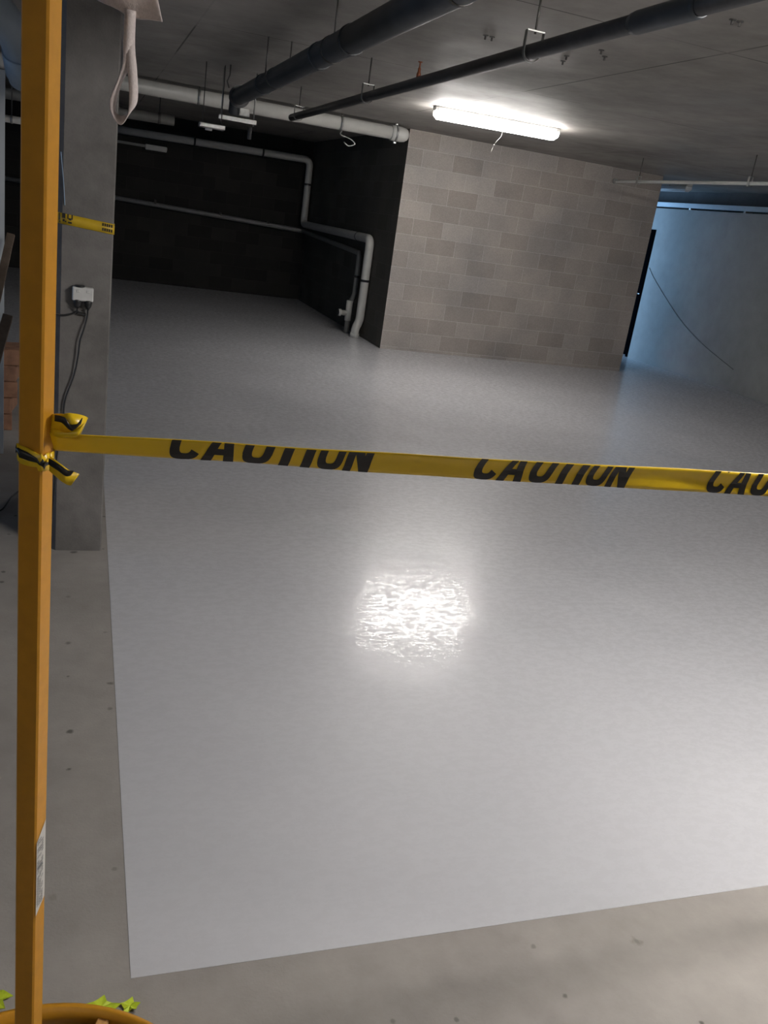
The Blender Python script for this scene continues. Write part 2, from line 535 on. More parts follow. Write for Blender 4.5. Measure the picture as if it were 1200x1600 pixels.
# ------------------------------------------------------------------ concrete column
PX0, PX1, PY0, PY1 = -0.107, 0.106, 3.75, 4.6
pl = MB(); b1, b2 = 0.022, 0.006
prof = [(PX0 + b1, PY0), (PX1 - b2, PY0), (PX1, PY0 + b2), (PX1, PY1 - b2), (PX1 - b2, PY1), (PX0 + b1, PY1), (PX0, PY1 - b1), (PX0, PY0 + b1)]
k = len(prof)
pl.add([(x, y, 0) for x, y in prof] + [(x, y, ZC) for x, y in prof],
       [(i, (i + 1) % k, k + (i + 1) % k, k + i) for i in range(k)] + [tuple(reversed(range(k))), tuple(range(k, 2 * k))])
col = pl.build('concrete_column', M['pillar'], None, ((PX0 + PX1) / 2, 4.17, 0))
tag(col, 'bare grey concrete column behind the yellow post, carrying the power outlet', 'column')


# ------------------------------------------------------------------ lettering (cut along its top by the fold)
def glyphs():
    """heavy condensed capitals in a 1 x 1 box as lists of convex polygons; returned with x already spaced over 0..1"""
    G = []

    def arc(x0, x1, flip, closed=True, gap=None, n=14, th=0.30, thy=.2):
        # ring made of quads: rounded rectangle outline
        polys = []
        cx, cy = (x0 + x1) / 2, .5
        rx, ry = (x1 - x0) / 2, .5
        def P(a, s):
            ca, sa = math.cos(a), math.sin(a)
            e = 0.62
            return (cx + (rx - s * th * 2 * rx) * math.copysign(abs(ca) ** e, ca), cy + (ry - s * thy) * math.copysign(abs(sa) ** e, sa))
        for i in range(n * 2):
            a0, a1 = 2 * math.pi * i / (2 * n), 2 * math.pi * (i + 1) / (2 * n)
            am = math.degrees((a0 + a1) / 2) % 360
            if gap and (am < gap or am > 360 - gap): continue
            polys.append([P(a0, 0), P(a1, 0), P(a1, 1), P(a0, 1)])
        return polys
    # C
    G += arc(0, .145, 0, gap=26)
    # A
    G += [[(.156, 0), (.206, 0), (.243, 1), (.205, 1)], [(.263, 0), (.313, 0), (.268, 1), (.226, 1)], [(.185, .2), (.285, .2), (.278, .38), (.195, .38)]]
    # U
    u = [q for q in arc(.341, .486, 0) if sum(p[1] for p in q) / 4 < .56]
    G += u + [[(.341, .3), (.385, .3), (.385, 1), (.341, 1)], [(.442, .3), (.486, .3), (.486, 1), (.442, 1)]]
    # T
    G += [[(.533, 0), (.583, 0), (.583, .82), (.533, .82)], [(.495, .8), (.621, .8), (.621, 1), (.495, 1)]]
    # I
    G += [[(.642, 0), (.692, 0), (.692, 1), (.642, 1)]]
    # O
    G += arc(.715, .849, 0)
    # N
    G += [[(.862, 0), (.905, 0), (.905, 1), (.862, 1)], [(.957, 0), (1, 0), (1, 1), (.957, 1)], [(.862, 1), (.912, 1), (1, 0), (.95, 0)]]
    return G


def clip(poly, y, keep_below=True):
    out = []
    s = 1 if keep_below else -1
    for i in range(len(poly)):
        a, b = poly[i], poly[(i + 1) % len(poly)]
        ia, ib = s * (a[1] - y) <= 0, s * (b[1] - y) <= 0
        if ia: out.append(a)
        if ia != ib:
            t = (y - a[1]) / (b[1] - a[1]); out.append((a[0] + (b[0] - a[0]) * t, y))
    return out


GL = glyphs()


def word(mb, mapper, u0, length, height, top, bottom=0.0, slant=0.2):
    """place the word; mapper(u, h) -> point just above the tape; cut where h exceeds top or below bottom"""
    for poly in GL:
        # subdivide long polys vertically so they follow the ripples
        for j in range(6):
            ya, yb = j / 6, (j + 1) / 6
            q = clip(clip(poly, yb, True), ya, False)
            if len(q) < 3: continue
            q = [(u0 + p[0] * length + slant * p[1] * height, p[1] * height) for p in q]
            q = clip(clip(q, top, True), bottom, False)
            if len(q) < 3: continue
            o = len(mb.v)
            mb.add([mapper(a, b) for a, b in q], [tuple(range(len(q)))])


# ------------------------------------------------------------------ foreground stand
SX, SY = -0.0450, 1.0
stand = thing('barrier_post', (SX, SY, 0), 'tall square yellow post on a round spoked hoop base, near left', 'post')
side = 0.028
rot = Matrix.Translation((SX, SY, 0)) @ Matrix.Rotation(math.radians(-25), 4, 'Z')
MB().box(-side / 2, side / 2, -side / 2, side / 2, 0.03, 2.14, 0.0022, rot).build('upright', M['orange'], stand)
ring = MB()
nr = 72; R0, R1 = 0.322, 0.332
for i in range(nr):
    a0, a1 = 2 * math.pi * i / nr, 2 * math.pi * (i + 1) / nr
vs = []; fs = []
for i in range(nr):
    a = 2 * math.pi * i / nr
    for r, z in ((R0, 0.0), (R1, 0.0), (R1, 0.06), (R0, 0.06)):
        vs.append((SX - .01 + r * math.cos(a), SY + .017 + r * math.sin(a), z))
for i in range(nr):
    j = (i + 1) % nr
    for q in range(4):
        fs.append((i * 4 + q, i * 4 + (q + 1) % 4, j * 4 + (q + 1) % 4, j * 4 + q))
ring.add(vs, fs, True)
ring.build('base_hoop', M['orange'], stand)
for a in (66, 156, 246, 336):
    mt_ = Matrix.Translation((SX - .01, SY + .017, 0)) @ Matrix.Rotation(math.radians(a), 4, 'Z')
    MB().box(0.02, R0, -0.0115, 0.0115, 0.012, 0.042, .002, mt_).build('base_spoke', M['spoke'], stand)
wt = MB()
wt.tube([(SX - .01, SY + .017, 0.0), (SX - .01, SY + .017, 0.01), (SX - .01, SY + .017, 0.012)], .3, 48, True, [.30, .30, .29])
wt.build('base_plate', M['weight'], stand)
# sticker on the narrow right face
def face_pt(u, z, off=0.0006):   # narrow face (normal +x local)
    return rot @ Vector((side / 2 + off, u, z))
st = MB()
st.add([face_pt(-.0125, .625), face_pt(.0105, .64), face_pt(.0105, .765), face_pt(-.0125, .745)], [(0, 1, 2, 3)])
so = st.build('sticker', M['sticker'], stand); so['label'] = 'worn white sticker with smudged grey print'
pr = MB()
random.seed(3)
for i in range(26):
    z = .638 + i * .0042
    for c0, c1 in ((-.0108, -.006), (-.005, -.001), (.0, .0045)):
        if abs(i - 15) < 1:
            continue
        if random.random() < .85:
            pr.add([face_pt(c0, z, .001), face_pt(c1, z + .0022, .001), face_pt(c1, z + .0042, .001), face_pt(c0, z + .002, .001)], [(0, 1, 2, 3)])
pr.add([face_pt(-.011, .7, .001), face_pt(.003, .7, .001), face_pt(.003, .7045, .001), face_pt(-.011, .7045, .001)], [(0, 1, 2, 3)])
pr.build('sticker_print', M['print'], so)
# hook arm near the top of the post (the cloth bag hangs on it)
MB().tube(bend([(SX, SY, 2.08), (SX + .02, SY + .15, 2.08), (SX + .08, SY + .17, 2.08), (SX + .085, SY + .17, 2.11)], .02), .006, 12).build('hook_arm', M['orange'], stand)

# its twin, holding the far end of the tape beyond the right edge of the photo
twin = stand.copy(); C.objects.link(twin); twin.location = (2.235, 1.13, 0)
twin['label'] = 'second square yellow post at the far right end of the caution tape'
for ch in list(stand.children):
    if ch.name.startswith('sticker'): continue
    c = ch.copy(); C.objects.link(c); c.parent = twin

# ------------------------------------------------------------------ caution tape across the bay
P0 = Vector((-0.030, 1.003, 1.2775)); P1 = Vector((1.035, 1.052, 1.2575))
AX = (P1 - P0).normalized()
TW = 0.037
def tape_frame(u):
    t = u / 1.07
    # the strip lies almost face up by the post and turns to face the viewer further out
    elev = math.radians(-32 + 32 * min(max(t, 0), 1.1))      # elevation of its normal
    nrm = Vector((-0.25, -math.cos(elev), math.sin(elev)))
    wdir = AX.cross(nrm); wdir = -wdir if wdir.z < 0 else wdir
    wdir.normalize(); nrm = wdir.cross(AX); 
    if nrm.y > 0: nrm = -nrm
    c = P0 + AX * u
    c.z += -0.004 * math.sin(math.pi * min(u, 2.1) / 2.1) + 0.0006 * math.sin(u * 9)
    return c, wdir, nrm.normalized()
def tape_w(u):
    return TW * (0.74 + 0.26 * min(1, max(0, u / 1.0)))
def ripple(u, h):
    return 0.0012 * math.sin(u * 21 + h * 60) * math.sin(u * 5.3) + 0.0009 * math.sin(h / TW * 6.5 + u * 2)
def tape_pt(u, h, off=0.0):
    c, wd, nn = tape_frame(u)
    return c + wd * (h - tape_w(u) / 2) + nn * (ripple(u, h) + off)
UL = 2.25
band = MB(); nu, nh = 220, 8
vs = []; fs = []
for i in range(nu + 1):
    u = UL * i / nu - 0.002
    wv = tape_w(u)
    for j in range(nh + 1): vs.append(tape_pt(u, wv * j / nh, 0.0))
    for j in range(nh + 1): vs.append(tape_pt(u, wv * (nh - j) / nh, -0.0012))
m2 = 2 * (nh + 1)
for i in range(nu):
    for j in range(m2):
        fs.append((i * m2 + j, i * m2 + (j + 1) % m2, (i + 1) * m2 + (j + 1) % m2, (i + 1) * m2 + j))
fs.append(tuple(range(m2))); fs.append(tuple(nu * m2 + j for j in reversed(range(m2))))
band.add(vs, fs, True)
ct = thing('caution_tape', tuple(P0), 'folded yellow caution tape lettered CAUTION stretched right from the yellow post', 'barrier tape')
band.build('tape_strip', M['tape'], ct)
for n_, u0 in enumerate((0.129, 0.535, 0.941, 1.347, 1.753)):
    wm = MB()
    wv = tape_w(u0 + .13)
    word(wm, lambda a, b: tape_pt(a, b, 0.0006), u0, 0.256, 0.050, wv * 0.985, 0.0, 0.10 + 0.12 * min(n_, 1))
    lw = wm.build('lettering', M['ink'], ct, fix=False); lw['label'] = 'black word CAUTION with its top folded away'

# tape knotted round the post: crossing band and two crumpled tails
kn = thing('knotted_tape', (SX, SY, 1.25), 'crumpled yellow and black tape knotted around the yellow post', 'barrier tape')
def around(z0, tilt, grow, n=28, a0=0, a1=360, jit=0.001):
    pts = []; dirs = []
    for i in range(n + 1):
        a = math.radians(a0 + (a1 - a0) * i / n)
        # superellipse hugging the rotated square
        c, s = math.cos(a), math.sin(a)
        e = 0.35; h = side / 2 + grow
        lx = h * math.copysign(abs(c) ** e, c); ly = h * math.copysign(abs(s) ** e, s)
        p = rot @ Vector((lx, ly, 0))
        p.z = z0 + tilt * (p.x - SX) + jit * math.sin(i * 2.1)
        pts.append(p); dirs.append(Vector((0.12 * math.sin(i * 1.7), 0.1 * math.cos(i * 1.3), 1)))
    return pts, dirs
p_, d_ = around(1.262, -0.30, 0.0016)
MB().ribbon(p_, d_, [.019 + .003 * math.sin(i * 1.9) for i in range(len(p_))], .0009).build('wrapped_band', M['tape'], kn)
p_, d_ = around(1.262, -0.42, 0.0030, jit=.0015)
MB().ribbon(p_, d_, [.0065 + .004 * math.sin(i * 1.3) for i in range(len(p_))], .0007).build('band_lettering', M['ink'], kn)
def tail(name, pts, width, dirs, mat, parent, th=.0009):
    c = spline(pts, 6)
    n = len(c)
    dd = []
    for i in range(n):
        t = i / (n - 1) * (len(dirs) - 1); k = min(int(t), len(dirs) - 2); f = t - k
        dd.append(Vector(dirs[k]) * (1 - f) + Vector(dirs[k + 1]) * f)
    return MB().ribbon(c, dd, width, th).build(name, mat, parent)
# lower tail poking out right of the post
tail('tape_tail', [(-.030, .985, 1.258), (-.022, .978, 1.254), (-.012, .975, 1.247), (-.003, .977, 1.243)], .016,
     [(0, .3, 1), (.3, -.2, 1), (.2, .5, .8), (.5, 0, .8)], M['tape'], kn)
tail('tail_lettering', [(-.031, .981, 1.262), (-.020, .974, 1.257), (-.012, .972, 1.252), (-.006, .973, 1.252)], .007,
     [(0, .3, 1), (.3, -.2, 1), (.2, .5, .8), (.5, 0, .8)], M['ink'], kn)
# upper crumpled bunch on top of the tape
tail('tape_bunch', [(-.030, 1.000, 1.300), (-.018, .992, 1.304), (-.006, .990, 1.305), (.004, .998, 1.300), (.000, 1.006, 1.293), (-.014, 1.008, 1.292), (-.028, 1.004, 1.296)], .021,
     [(0, .3, 1), (.1, -.2, 1), (-.2, .3, 1), (.4, .3, .8), (.2, 0, 1), (-.3, .3, 1), (0, 0, 1)], M['tape'], kn)
tail('bunch_lettering', [(-.026, .991, 1.309), (-.017, .987, 1.308), (-.010, .985, 1.301), (-.004, .985, 1.302), (.002, .989, 1.308)], .007,
     [(0, .3, 1), (.4, -.2, 1), (-.2, .3, 1), (.4, .3, .8), (.2, 0, 1)], M['ink'], kn)
tail('tape_fold', [(-.028, .992, 1.293), (-.014, .986, 1.291), (-.002, .985, 1.296), (.004, .988, 1.303)], .008,
     [(0, .6, .8), (.2, -.5, .8), (-.2, .5, 1), (.4, .3, .8)], M['tape'], kn)

# ------------------------------------------------------------------ white cloth bag with a hanging strap loop
BXC, BYC = 0.035, 1.17
bag = thing('cloth_bag', (BXC, BYC, 1.74), 'off-white cloth bag with a dangling strap loop hanging at top left', 'bag')
bb = MB(); vs = []; fs = []
nu, nv = 28, 14
for j in range(nv + 1):
    t = j / nv
    z = 1.742 + t * 0.32
    wd_ = 0.040 * (1 - .30 * min(1, t / .12)) * (1 + .5 * min(1, max(0, t - .15) * 3)) * (1 if t < .75 else 1 - (t - .75) * 2.2)
    dp = 0.004 + 0.03 * math.sin(min(1, t * 1.3) * math.pi * .5) * (1 if t < .7 else 1 - (t - .7) * 2.4)
    for i in range(nu):
        a = 2 * math.pi * i / nu
        x = wd_ * math.cos(a); y = dp * math.sin(a) * (1 + .2 * math.sin(3 * a + 4 * t))
        zz = z + (0.016 * (x / .05) * (-1 if x < 0 else .1) - .001 * math.sin(x * 160)) * (1 - t)
        vs.append((BXC + .003 + x, BYC + y + .004 * math.sin(x * 90 + t * 8), zz))
for j in range(nv):
    for i in range(nu):
        fs.append((j * nu + i, j * nu + (i + 1) % nu, (j + 1) * nu + (i + 1) % nu, (j + 1) * nu + i))
fs.append(tuple(reversed(range(nu)))); fs.append(tuple(nv * nu + i for i in range(nu)))
bb.add(vs, fs, True)
bb.build('bag_body', M['fabric'], bag)
tail('strap_loop', [(.041, 1.165, 1.748), (.0405, 1.163, 1.715), (.0395, 1.162, 1.690), (.033, 1.161, 1.672), (.0265, 1.160, 1.650), (.0280, 1.160, 1.636),
                    (.036, 1.160, 1.630), (.0455, 1.160, 1.640), (.0490, 1.161, 1.656), (.0465, 1.162, 1.685), (.0425, 1.164, 1.712), (.042, 1.166, 1.748)],
     .012, [(1, .3, 0), (1, .4, 0), (.8, .8, 0), (.5, 1, .1), (.7, .8, .2), (.3, .8, .6), (0, .7, 1), (.4, .7, .6), (.8, .6, .1), (.9, .5, 0), (1, .3, 0), (1, .3, 0)],
     M['fabric'], bag, .0012)
MB().tube(spline([(.038, 1.17, 2.06), (.037, 1.17, 2.08), (.037, 1.17, 2.095), (.037, 1.171, 2.08), (.036, 1.17, 2.06)], 5), .002, 8).build('hanging_string', M['fabric'], bag)

# ------------------------------------------------------------------ caution tape wrapped round the column
t2 = thing('caution_tape', ((PX0 + PX1) / 2, PY0, 1.38), 'yellow tape with cut-off black letters wrapped around the concrete column', 'barrier tape')
g = .002
sec = [(PX0 + b1, PY0 - g), (PX1 - b2, PY0 - g), (PX1 + g, PY0 + b2), (PX1 + g, PY1 - b2), (PX1 - b2, PY1 + g), (PX0 + b1, PY1 + g), (PX0 - g, PY1 - b1), (PX0 - g, PY0 + b1), (PX0 + b1, PY0 - g)]
c_ = []; 
for i in range(len(sec) - 1):
    a, b = Vector(sec[i]), Vector(sec[i + 1])
    for q in range(6): c_.append(a.lerp(b, q / 6))
c_.append(Vector(sec[-1]))
def z_at(x): return 1.388 - 0.018 * (x - PX0) / (PX1 - PX0) + .004
MB().ribbon([(p.x, p.y, z_at(p.x)) for p in c_], [(0, 0, 1)] * len(c_), .040, .0012).build('tape_strip', M['tape_old'], t2)
def col_map(a, b): return Vector((PX0 + b1 * .4 + a, PY0 - g - .0012, z_at(PX0 + a) - .02 + b))
cut = [(.000, .004, .012, .038), (.012, .024, .022, .040), (.014, .022, .010, .018), (.031, .036, .022, .040), (.036, .046, .018, .026), (.046, .051, .022, .040), (.034, .048, .006, .013), (.002, .006, .004, .010), (.023, .028, .008, .014)]
small = [(.160 + q * .0082, .1662 + q * .0082, .006 + r_ * .018, .017 + r_ * .018) for r_ in range(2) for q in range(5)]
for grp_ in (cut, small):
    lt = MB()
    for (x0, x1, y0, y1) in grp_:
        lt.add([col_map(x0, y0), col_map(x1, y0), col_map(x1, y1), col_map(x0, y1)], [(0, 1, 2, 3)])
    lt.build('lettering', M['ink'], t2, fix=False)

# ------------------------------------------------------------------ outlet, plugs and cords on the column
ox, oz = -0.002, 1.113
out = thing('power_outlet', (ox, PY0, oz), 'grey white double power outlet mounted on the concrete column', 'outlet')
MB().box(ox - .040, ox + .040, PY0 - .034, PY0, oz - .026, oz + .028, .004).build('faceplate', M['socket'], out)
MB().tube([(ox - .012, PY0 - .018, oz + .028), (ox - .012, PY0 - .018, oz + .034)], .019, 20).build('conduit_entry', M['plug'], out)
for s in (-.018, .020):
    MB().box(ox + s - .006, ox + s + .006, PY0 - .0365, PY0 - .034, oz + .008, oz + .018, .001).build('switch', M['socket'], out)
def lead(px, label, path, r):
    p = thing('power_lead', (px, PY0 - .02, oz - .02), label, 'power lead')
    mb = MB(); mb.tube([(px, PY0 - .020, oz - .022), (px, PY0 - .020, oz - .030), (px, PY0 - .020, oz - .046), (px, PY0 - .020, oz - .058)], .015, 16, True, [.0155, .0155, .012, .005])
    mb.build('plug', M['plug'], p)
    MB().tube(spline(path, 8), r, 8).build('cord', M['plug'], p)
lead(ox + .021, 'right black plug in the column outlet, its thin cord hanging straight down',
     [(ox + .021, PY0 - .018, oz - .057), (.016, PY0 - .013, 1.02), (.004, PY0 - .02, .97), (-.008, PY0 - .018, .925), (-.014, PY0 - .016, .86), (-.027, PY0 - .014, .785), (-.052, PY0 - .014, .705), (-.062, PY0 - .012, .66), (-.066, PY0 - .012, .60), (-.085, PY0 - .03, .45), (-.10, PY0 - .05, .2), (-.12, PY0 - .08, .012), (-.2, PY0 - .0, .008)], .0034)
lead(ox - .020, 'left black plug in the column outlet, its cord running left onto the floor',
     [(ox - .020, PY0 - .018, oz - .057), (ox - .022, PY0 - .014, oz - .070), (-.045, PY0 - .012, 1.030), (-.08, PY0 - .012, 1.022), (-.125, PY0 - .012, 1.02), (-.15, PY0 + .05, .9), (-.16, PY0 + .2, .4), (-.17, PY0 + .4, .01), (-.24, 4.56, .008), (-.30, 4.44, .008), (-.322, 4.32, .008), (-.345, 4.21, .008), (-.42, 4.15, .008), (-.7, 4.3, .008), (-1.2, 4.2, .008)], .0038)
tg = MB().box(-.017, .017, -.012, 0, -.006, .006, .002, Matrix.Translation((-.005, PY0, 1.034)) @ Matrix.Rotation(math.radians(8), 4, 'Y')).build('cord_clip', M['plug'], None, (-.005, PY0, 1.03))
tag(tg, 'small black clip on the column just below the outlet', 'clip')
sg = MB().tube(spline([(PX0 + .012, PY0 - .004, 1.63), (PX0 + .020, PY0 - .006, 1.56), (PX0 + .026, PY0 - .005, 1.50), (PX0 + .030, PY0 - .004, 1.44)], 8), .0016, 6).build('string', M['blue'], None, (PX0, PY0, 1.5))
tag(sg, 'pale blue string hanging down the left edge of the column', 'string')

# ------------------------------------------------------------------ batten lamps
def batten(loc, ang, label, glow, group='ceiling batten lamps', length=1.25, cap=True):
    t = thing('batten_lamp', (loc[0], loc[1], ZC), label, 'ceiling light', group)
    Rm = Matrix.Translation((loc[0], loc[1], 0)) @ Matrix.Rotation(math.radians(ang), 4, 'Z')
    hl = length / 2
    MB().box(-hl, hl, -.045, .045, ZC - .045, ZC, .006, Rm).build('lamp_body', M['body'], t)
    # diffuser with sloping sides and sloping ends
    z0, z1, z2 = ZC - .045, ZC - .08, ZC - .108
    vs = []; fs = []
    rings = [(z0, hl - .012, .052), (z1, hl - .016, .050), (z2, hl - .045, .032)]
    for z, a, b in rings:
        for x, y in ((-a, -b), (a, -b), (a, b), (-a, b)): vs.append(Rm @ Vector((x, y, z)))
    for q in range(2):
        for i in range(4): fs.append((q * 4 + i, q * 4 + (i + 1) % 4, (q + 1) * 4 + (i + 1) % 4, (q + 1) * 4 + i))
    fs.append((8, 9, 10, 11))
    MB().add(vs, fs).build('diffuser', glow, t)
    for s in (-hl + .03, hl - .03, -hl * .35, hl * .35):
        MB().box(s - .008, s + .008, -.048, .048, ZC - .044, ZC - .020, .001, Rm).build('clip', M['galv'], t)
    return t
batten((3.61, 8.15), -5, 'lit white batten lamp on the ceiling before the block wall', M['glow'])
batten((7.80, 11.45), 90, 'unlit bluish batten lamp on the ceiling above the side passage', M['diffuser_off'])
batten((2.5, 0.9), 0, 'lit batten lamp overhead right of the viewer, outside the photo', M['glow_near'])
batten((-1.5, -2.3), 0, 'added batten fill lamp overhead behind the viewer, outside the photo', M['glow_fill'])  # unseen lamp added to lift the post's front face and left floor
pc = MB().tube(spline([(3.652, 8.1, 2.49), (3.65, 8.1, 2.44), (3.60, 8.1, 2.37), (3.575, 8.1, 2.29)], 6), .0014, 6).build('pull_cord', M['pvc'], None, (3.65, 8.1, 2.49))
tag(pc, 'thin pale cord dangling beneath the lit batten lamp', 'cord')
bw = thing('batten_lamp', (.78, YB, 2.1), 'small unlit white batten lamp low on the dark rear wall', 'wall light')
MB().box(.36, 1.2, YB - .05, YB, 2.09, 2.13, .003).build('lamp_body', M['pvc_dim'], bw)
MB().box(.86, 1.19, YB - .10, YB - .05, 2.06, 2.14, .008).build('diffuser', M['pvc'], bw)

# ------------------------------------------------------------------ ceiling pipes
def rod(mb, x, y, z0): mb.tube([(x, y, z0), (x, y, ZC)], .005, 8)
def ring_clamp(x, y, z, r, axis, parent, mat, w_=.02):
    a = Vector((0, w_ / 2, 0)) if axis == 'y' else Vector((w_ / 2, 0, 0))
    c = Vector((x, y, z))
    return MB().tube([c - a, c + a], r, 24).build('pipe_clamp', mat, parent)

# thick dark pipe running away
bp = thing('ceiling_pipe', (1.20, 5.0, 2.36), 'thick dark blue-grey pipe slung under the ceiling, top centre', 'pipe')
MB().tube([(1.20, -1.0, 2.36), (1.20, 8.15, 2.36)], .066, 32).build('pipe_run', M['blackpipe'], bp)
for y in (4.60, 5.25, 6.95, 2.2): ring_clamp(1.20, y, 2.36, .0715, 'y', bp, M['blackpipe'], .05)
for x, y in ((1.125, 6.51), (1.283, 6.50), (1.20, 4.97), (1.20, 3.2)):
    mb = MB(); rod(mb, x, y, 2.37 if abs(x - 1.2) > .05 else 2.42); mb.build('hanger_rod', M['rod'], bp)
for y in (6.51, 4.97, 3.2): ring_clamp(1.20, y, 2.36, .069, 'y', bp, M['rod'], .025)
MB().tube([(1.20, 8.10, 2.36), (1.20, 8.13, 2.36), (1.20, 8.13, 2.36), (1.20, 8.22, 2.36)], .08, 28, True, [.088, .088, .075, .075]).build('end_flange', M['steelpipe'], bp)
vb = MB(); vb.tube([(1.20, 8.22, 2.36), (1.20, 8.34, 2.33), (1.205, 8.40, 2.26)], .05, 20); vb.build('end_elbow', M['blackpipe'], bp)
MB().tube([(1.12, 8.2, 2.42), (1.10, 8.2, 2.47), (1.12, 8.2, 2.52), (1.12, 8.2, ZC)], .006, 8).build('valve_handle', M['rod'], bp)

# trapeze hanger of bright strut below the pipe's end
th_ = thing('trapeze_hanger', (1.22, 8.42, ZC), 'galvanised strut hanger below the end of the thick dark pipe', 'pipe hanger')
for x in (1.10, 1.385):
    MB().tube([(x, 8.42, 2.17), (x, 8.42, ZC)], .006, 8).build('hanger_rod', M['galv'], th_)
sm_ = MB(); sm_.box(1.08, 1.41, 8.40, 8.44, 2.185, 2.19); sm_.box(1.08, 1.41, 8.40, 8.402, 2.19, 2.22); sm_.box(1.08, 1.41, 8.438, 8.44, 2.19, 2.22)
sm_.build('strut', M['galv'], th_)
MB().box(1.25, 1.34, 8.38, 8.46, 2.235, 2.30, .004).build('clamp_block', M['galv'], th_)
MB().tube([(1.36, 8.42, 2.16), (1.36, 8.42, 2.06)], .018, 14).build('hanging_fitting', M['steelpipe'], th_)

em = thing('emergency_light', (1.0, 8.3, ZC), 'small dark hanging light fitting with a bright spot, left of the strut hanger', 'ceiling light')
MB().tube([(.93, 8.3, 2.13), (.93, 8.3, ZC)], .004, 8).build('drop_rod', M['rod'], em)
MB().tube([(1.09, 8.3, 2.13), (1.09, 8.3, ZC)], .004, 8).build('drop_rod', M['rod'], em)
MB().box(.90, 1.12, 8.25, 8.35, 2.085, 2.125, .006).build('housing', M['galv'], em)
MB().tube([(.985, 8.3, 2.085), (.985, 8.3, 2.068)], .03, 20).build('lens', M['pvc_bright'], em)

# thin dark pipe
tp = thing('ceiling_pipe', (1.84, 5.0, 2.35), 'thin dark pipe hung from the ceiling, reaching the top right corner', 'pipe')
MB().tube([(1.845, -1.0, 2.35), (1.845, 9.0, 2.35)], .033, 24).build('pipe_run', M['steelpipe'], tp)
MB().tube([(1.845, 2.72, 2.35), (1.845, 2.75, 2.35), (1.845, 3.08, 2.35), (1.845, 3.11, 2.35)], .04, 24, True, [.037, .040, .040, .037]).build('coupling', M['blackpipe'], tp)
for y in (3.92, 6.47, 8.7):
    h = MB()
    pts = [(1.845 + .042 * math.sin(a), y, 2.35 - .042 * math.cos(a)) for a in [math.radians(d_) for d_ in range(-90, 91, 15)]]
    pts = [(1.803, y, 2.43)] + pts + [(1.887, y, 2.43)]
    h.ribbon(pts, [(0, 1, 0)] * len(pts), .022, .004)
    h.box(1.803, 1.887, y - .011, y + .011, 2.428, 2.434)
    hg = h.build('clevis_hanger', M['galv'], tp)
    MB().tube([(1.845, y, 2.42), (1.845, y, ZC)], .0055, 8).build('hanger_rod', M['rod'], hg)
spk = MB(); spk.tube([(1.845, 5.42, 2.38), (1.845, 5.42, 2.40), (1.845, 5.42, 2.41), (1.845, 5.42, 2.43), (1.845, 5.42, 2.435), (1.845, 5.42, 2.46), (1.845, 5.42, 2.462), (1.845, 5.42, 2.466)], .01, 12, True, [.014, .014, .009, .009, .005, .005, .014, .014])
spk.build('sprinkler_head', M['brass'], tp)['label'] = 'small reddish upright sprinkler'

# wide pale pipe across the bay with capped end
wp = thing('ceiling_pipe', (2.0, 10.33, 2.5), 'thick pale plastic pipe crossing the dark bay under the ceiling, capped at its right end', 'pipe')
MB().tube([(-6.9, 10.33, 2.5), (3.33, 10.33, 2.5)], .072, 32).build('pipe_run', M['pvc'], wp)
ec = MB(); ec.tube([(3.28, 10.33, 2.5), (3.31, 10.33, 2.5), (3.40, 10.33, 2.5), (3.45, 10.33, 2.5), (3.48, 10.33, 2.5), (3.495, 10.33, 2.5)], .08, 28, True, [.084, .084, .084, .075, .055, .03]); ec.build('end_cap', M['pvc'], wp)
MB().tube([(3.325, 10.33, 2.5), (3.345, 10.33, 2.5)], .094, 28).build('cap_flange', M['galv'], wp)
for z in (-.092, .088):
    MB().box(3.32, 3.35, 10.31, 10.35, 2.5 + z - .018, 2.5 + z + .018, .003).build('flange_lug', M['galv'], wp)
for x in (2.68, 1.1, -.4): ring_clamp(x, 10.33, 2.5, .078, 'x', wp, M['galv'], .028)
for x in (2.68, 1.1, -.4):
    MB().tube([(x, 10.33, 2.57), (x, 10.33, ZC)], .006, 8).build('hanger_rod', M['rod'], wp)
lp = MB().tube(spline([(2.70, 10.33, 2.425), (2.69, 10.31, 2.38), (2.80, 10.30, 2.355), (2.86, 10.3, 2.31), (2.79, 10.3, 2.28), (2.73, 10.3, 2.31)], 6), .006, 8).build('loose_bracket', M['galv'], wp)

# pale pipe lower behind
wq = thing('ceiling_pipe', (.4, 12.0, 2.33), 'short pale pipe with shade in its colour, hanging in the dark behind the column', 'pipe')
MB().tube([(-3.0, 12.0, 2.29), (1.0, 12.0, 2.335)], .062, 24).build('pipe_run', M['pvc_dim'], wq)
ring_clamp(.82, 12.0, 2.333, .066, 'x', wq, M['rod'], .03)
for x in (.82, -.6): MB().tube([(x, 12.0, 2.33), (x, 12.0, ZC)], .006, 8).build('hanger_rod', M['rod'], wq)

